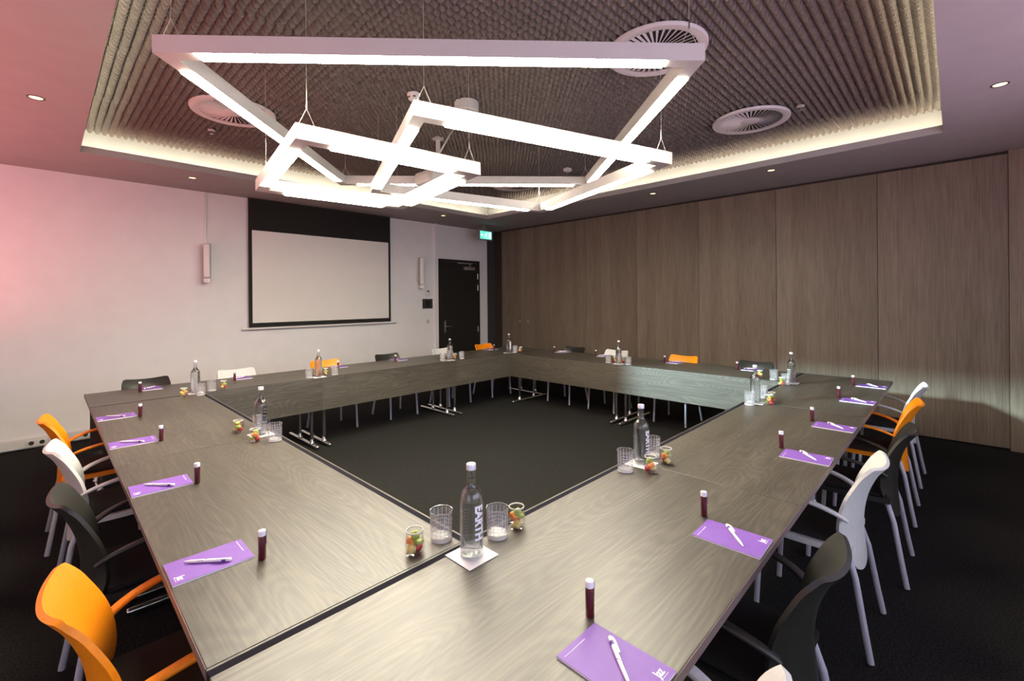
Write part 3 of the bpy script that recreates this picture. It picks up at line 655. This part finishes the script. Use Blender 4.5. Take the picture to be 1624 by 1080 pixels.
tubs = {'R': [-.035, .70, 1.75, 2.485, 3.435, 4.15], 'L': [.375, 1.24, 2.135, 2.96], 'F': [-.395, .362, 1.455, 2.235, 3.10, 4.03], 'W': [3.19, 2.44, 1.42, .565]}
fr0 = {'R': (0, lambda q, d: (q, -D + d)), 'L': (-math.pi / 2, lambda q, d: (-D + d, q)), 'F': (math.pi, lambda q, d: (q, 2 * TL + D - d)), 'W': (math.pi / 2, lambda q, d: (U + D - d, q))}
pad0 = pen0 = tub0 = None; rj = random.Random(8)
for sd in 'RLFW':
    rz, pos = fr0[sd]
    for i, q in enumerate(pads[sd]):
        nm = seat_name[sd][i]; x, y = pos(q, .112); a = rz + rj.uniform(-.03, .03)
        lab = 'purple notepad with white logo before the ' + nm
        if pad0 is None: pad0 = make_pad(lab); pad0.location = (x, y, ZT); pad0.rotation_euler = (0, 0, a)
        else: dup(pad0, (x, y, ZT), a, lab)
        pa = rz + R(44 + rj.uniform(-6, 6)) ; cs, sn = math.cos(rz), math.sin(rz); ox, oy = .006, -.008
        px, py = x + ox * cs - oy * sn, y + ox * sn + oy * cs
        lab = 'white pen lying on the notepad of the ' + nm
        if pen0 is None: pen0 = make_pen(lab); pen0.location = (px, py, ZT + .0056); pen0.rotation_euler = (0, 0, pa)
        else: dup(pen0, (px, py, ZT + .0056), pa, lab)
        tx, ty = pos(tubs[sd][i], .242 if sd in 'RF' else .23)
        lab = 'dark red vial at the place of the ' + nm
        ta = rj.uniform(-1.2, .6)
        if tub0 is None: tub0 = make_tube(lab); tub0.location = (tx, ty, ZT); tub0.rotation_euler = (0, 0, -.4)
        else: dup(tub0, (tx, ty, ZT), ta, lab)

# ------------------------------------------------------------------ water, tumblers, fruit
def make_bottle(label):
    t = thing('water_bottle', label, 'bottle', (0, 0, 0), 0, 'clear glass water bottles')
    prof = [(0, .004), (.030, .004), (.0345, 0), (.0368, .004), (.0372, .012), (.0372, .172), (.0362, .184), (.0330, .196), (.0270, .206), (.0195, .215), (.0155, .224), (.0145, .234), (.0138, .268), (.0138, .274)]
    inn = [(0, .010)] + [(max(0, r - .0024), z + (.006 if z < .01 else 0)) for r, z in prof[3:]]
    MB().lathe(prof + inn[::-1], 40).build('bottle_glass', m_bottle, t, True, ang=50)
    wt = [(0, .0105), (.0325, .0105), (.0343, .014), (.0343, .172), (.0334, .183), (.0302, .195), (.0243, .2045), (.0168, .2135), (.0128, .2235), (.0117, .234), (.0115, .243), (0, .243)]
    wo = MB().lathe(wt, 36).build('water', m_water, t, True, ang=50); wo.data.materials.append(m_wbase)
    for p in wo.data.polygons:
        if p.center.z < .0135: p.material_index = 1
    MB().lathe([(.0140, .2705), (.0154, .2705), (.0154, .2860), (.0142, .2885), (0, .2885)], 32).build('cap', m_bcap, t)
    b = text_mesh('EARTH', .036, .0, .0016); bb_ = [v.co.copy() for v in b.verts]; x0, x1 = min(v.x for v in bb_), max(v.x for v in bb_); y0, y1 = min(v.y for v in bb_), max(v.y for v in bb_)
    bmesh.ops.subdivide_edges(b, edges=b.edges[:], cuts=1)
    rr = .0375; k = .106 / (x1 - x0)
    for v in b.verts:
        along = (v.co.x - x0) * k; across = (v.co.y - (y0 + y1) / 2) * k * 1.15; an = across / rr
        v.co = Vector((rr * math.cos(an), rr * math.sin(an), .166 - along))
    m = MB(); m.join(b); m.build('lettering', m_print, t, False)
    s = MB(); rr_ = random.Random(5)
    for row in range(9):
        z = .125 - row * .010; a = -.42
        while a < .40:
            da = rr_.uniform(.05, .14); hh = .0045 if row == 0 else .002
            p = [(rr * math.cos(math.pi + q), rr * math.sin(math.pi + q), zz) for q, zz in ((a, z), (a + da, z), (a + da, z + hh), (a, z + hh))]
            s.bm.faces.new([s.bm.verts.new(v) for v in p]); a += da + .03
    s.build('small_print', m_print, t, False)
    return t
def make_tumbler(label):
    t = thing('tumbler', label, 'glass', (0, 0, 0), 0, 'cut-glass tumblers')
    nseg = 96; zs = [.001, .004] + [.012 + .066 * i / 30 for i in range(31)] + [.083, .090, .0965, .098]
    prof = [(.0355 + .0030 * (z / .098), z) for z in zs]
    inn = [(.0372, .0978), (.0366, .090), (.0356, .05), (.0350, .018), (.033, .0135), (0, .0130)]
    full = [(0, .001), (.033, 0)] + prof + inn
    groove = lambda i, k: 4 <= i < 35 and (k % 6 == 0 or (i - 4) % 6 == 0)
    mb = MB().lathe(full, nseg, mod=lambda i, k: -.0009 if groove(i, k) else 0)
    o = mb.build('tumbler_glass', m_tumbler, t, True, ang=25); o.data.materials.append(m_glint); o.data.materials.append(m_base_glow)
    for p in o.data.polygons:
        c = p.center; k = int(round((math.atan2(c.y, c.x) / (2 * math.pi) * nseg) - .5)) % nseg; rad = math.hypot(c.x, c.y)
        if rad < .0325 or c.z < .011: p.material_index = 2
        elif rad > .0355 and .011 < c.z < .079:
            row = int(round((c.z - .012) / .0022 - .5))
            if k % 6 == 0 or row % 6 == 0: p.material_index = 1
        elif c.z > .0955: p.material_index = 1
    return t
def make_jar(label):
    t = thing('fruit_jar', label, 'jar', (0, 0, 0), 0, 'small glass jars of fruit salad')
    MB().lathe([(0, .001), (.027, 0), (.0305, .004), (.0315, .014), (.0310, .03), (.0280, .060), (.0262, .070), (.0262, .0725), (.0248, .0725), (.0264, .060), (.0294, .03), (.0298, .014), (.0285, .006), (0, .005)], 36).build('jar_glass', m_jar, t, True, ang=50)
    MB().lathe([(.0262, .0705), (.0274, .0715), (.0278, .0735), (.0268, .0752), (.0250, .0750), (.0246, .0725), (.0252, .0705)], 36).build('rim', thin_rim, t, True)
    return t
thin_rim = mat('jar_rim', (0.72, 0.73, 0.68), 0.12)
gname = ['near inner corner', 'left-row middle', 'left inner corner', 'screen-row left joint', 'screen-row right joint', 'far inner corner', 'timber-row middle', 'right inner corner', 'right-row far joint', 'right-row near joint']
groups = [((-.062, -.088), .25, [(-.068, .062), (.075, -.062)], [(-.178, .056), (.166, -.066)]),
          ((-.085, 1.835), 2.6, [(-.068, 1.65), (-.06, 1.955)], [(-.165, 2.0), (-.155, 1.715)]),
          ((-.066, 3.648), 2.3, [(-.055, 3.52), (.06, 3.668)], [(-.17, 3.545), (.165, 3.705)]),
          ((1.035, 3.675), -1.9, [(.945, 3.70), (1.22, 3.695)], [(1.145, 3.75), (1.06, 3.80)]),
          ((2.80, 3.68), 2.2, [(2.725, 3.745), (3.02, 3.70)], [(2.93, 3.755), (2.85, 3.79)]),
          ((3.925, 3.675), .1, [(4.01, 3.635), (4.095, 3.70)], [(4.09, 3.60), (4.155, 3.645)]),
          ((3.955, 1.80), 2.7, [(3.965, 1.955), (3.97, 1.675)], [(4.045, 1.905), (4.055, 1.80)]),
          ((3.905, -.078), 1.4, [(3.985, .09), (3.80, -.058)], [(3.715, -.045), (4.02, .225)]),
          ((2.80, -.085), .35, [(2.70, -.075), (3.04, -.07)], [(2.815, -.178), (2.925, -.165)]),
          ((1.03, -.085), .2, [(.895, -.075), (1.165, -.075)], [(.962, -.168), (1.12, -.168)])]
gl_side = [('left', 'right'), ('front', 'rear'), ('front', 'right'), ('left', 'right'), ('left', 'right'), ('front', 'rear'), ('left', 'right'), ('left', 'right'), ('left', 'right'), ('left', 'right')]
jr_side = [('left', 'right'), ('left', 'front'), ('left', 'right'), ('right', 'rear'), ('right', 'rear'), ('front', 'right'), ('left', 'right'), ('front', 'rear'), ('left', 'right'), ('left', 'right')]
b0 = g0 = j0 = n0 = None; chunk = {}
def put(proto, maker, loc, rz, lab):
    if proto is None: proto = maker(lab); proto.location = loc; proto.rotation_euler = (0, 0, rz)
    else: dup(proto, loc, rz, lab)
    return proto
kinds = [('kiwi', m_kiwi, 'green kiwi piece', (.0165, .0150, .0085)), ('strawberry', m_berry, 'red strawberry piece', (.0150, .0140, .0150)), ('orange', m_orng, 'orange fruit wedge', (.0175, .0105, .0120)), ('melon', m_melon, 'yellow melon cube', (.0160, .0150, .0125)), ('grape', m_kiwi, 'green fruit piece on top', (.0150, .0140, .0115))]
def make_napkin(lab):
    o = MB().box(-.06, -.06, 0, .06, .06, .0012).build('napkin', m_paper, None, False); return tag(o, lab, 'napkin', 'white paper napkins under the bottles')
rj = random.Random(12)
cb = -YAW
for gi, (bp_, ba, gs, js) in enumerate(groups):
    nm = gname[gi]
    n0 = put(n0, make_napkin, (bp_[0], bp_[1], ZT + .0017), rj.uniform(-.06, .06), 'white square napkin under the water bottle at the ' + nm)
    b0 = put(b0, make_bottle, (bp_[0], bp_[1], ZT + .0030), YAW - math.pi + ba + .55, 'clear glass water bottle at the %s of the tables' % nm)
    for k, (x, y) in enumerate(gs):
        g0 = put(g0, make_tumbler, (x, y, ZT + .0016), rj.uniform(0, 6), 'cut-glass tumbler, %s one beside the bottle at the %s' % (gl_side[gi][k], nm))
    for k, (x, y) in enumerate(js):
        jn = '%s jar at the %s' % (jr_side[gi][k], nm)
        j0 = put(j0, make_jar, (x, y, ZT + .0006), rj.uniform(0, 6), 'small glass jar of fruit, %s one at the %s' % (jr_side[gi][k], nm))
        order = [[1, 3, 2, 0, 4], [3, 1, 0, 2, 4], [1, 0, 3, 2, 4]][(gi + k) % 3]; a0 = rj.uniform(0, 6)
        slots = [(0, .0130, .0130), (math.pi, .0130, .0160), (2.0, .0125, .0325), (5.1, .0125, .0370), (.6, .0050, .0520)]
        for q, (an, rd, zz) in zip(order, slots):
            nmk, mk, lb, rad = kinds[q]
            lab = '%s inside the %s' % (lb, jn); loc = (x + rd * math.cos(an + a0), y + rd * math.sin(an + a0), ZT + .0006 + zz + .004); rz = rj.uniform(0, 6)
            fname = {'kiwi': 'kiwi_piece', 'strawberry': 'strawberry_piece', 'orange': 'orange_wedge', 'melon': 'melon_piece', 'grape': 'fruit_piece'}[nmk]
            if nmk not in chunk:
                chunk[nmk] = tag(MB().blob((0, 0, 0), tuple(r * (.92 if q != 1 else 1) for r in rad), .12, q + 3, 2 if q == 1 else 3, 1.0 if q == 1 else .6).build(fname, mk, None, True, loc, 80), lab, 'fruit', 'fruit pieces in the jars')
            else: dup(chunk[nmk], loc, rz, lab)

# ------------------------------------------------------------------ own check of label lengths
for o in C.objects:
    if o.parent is None and 'label' in o.keys():
        n = len(o['label'].split())
        if not 4 <= n <= 16: print('LABEL LENGTH', n, o['label'])
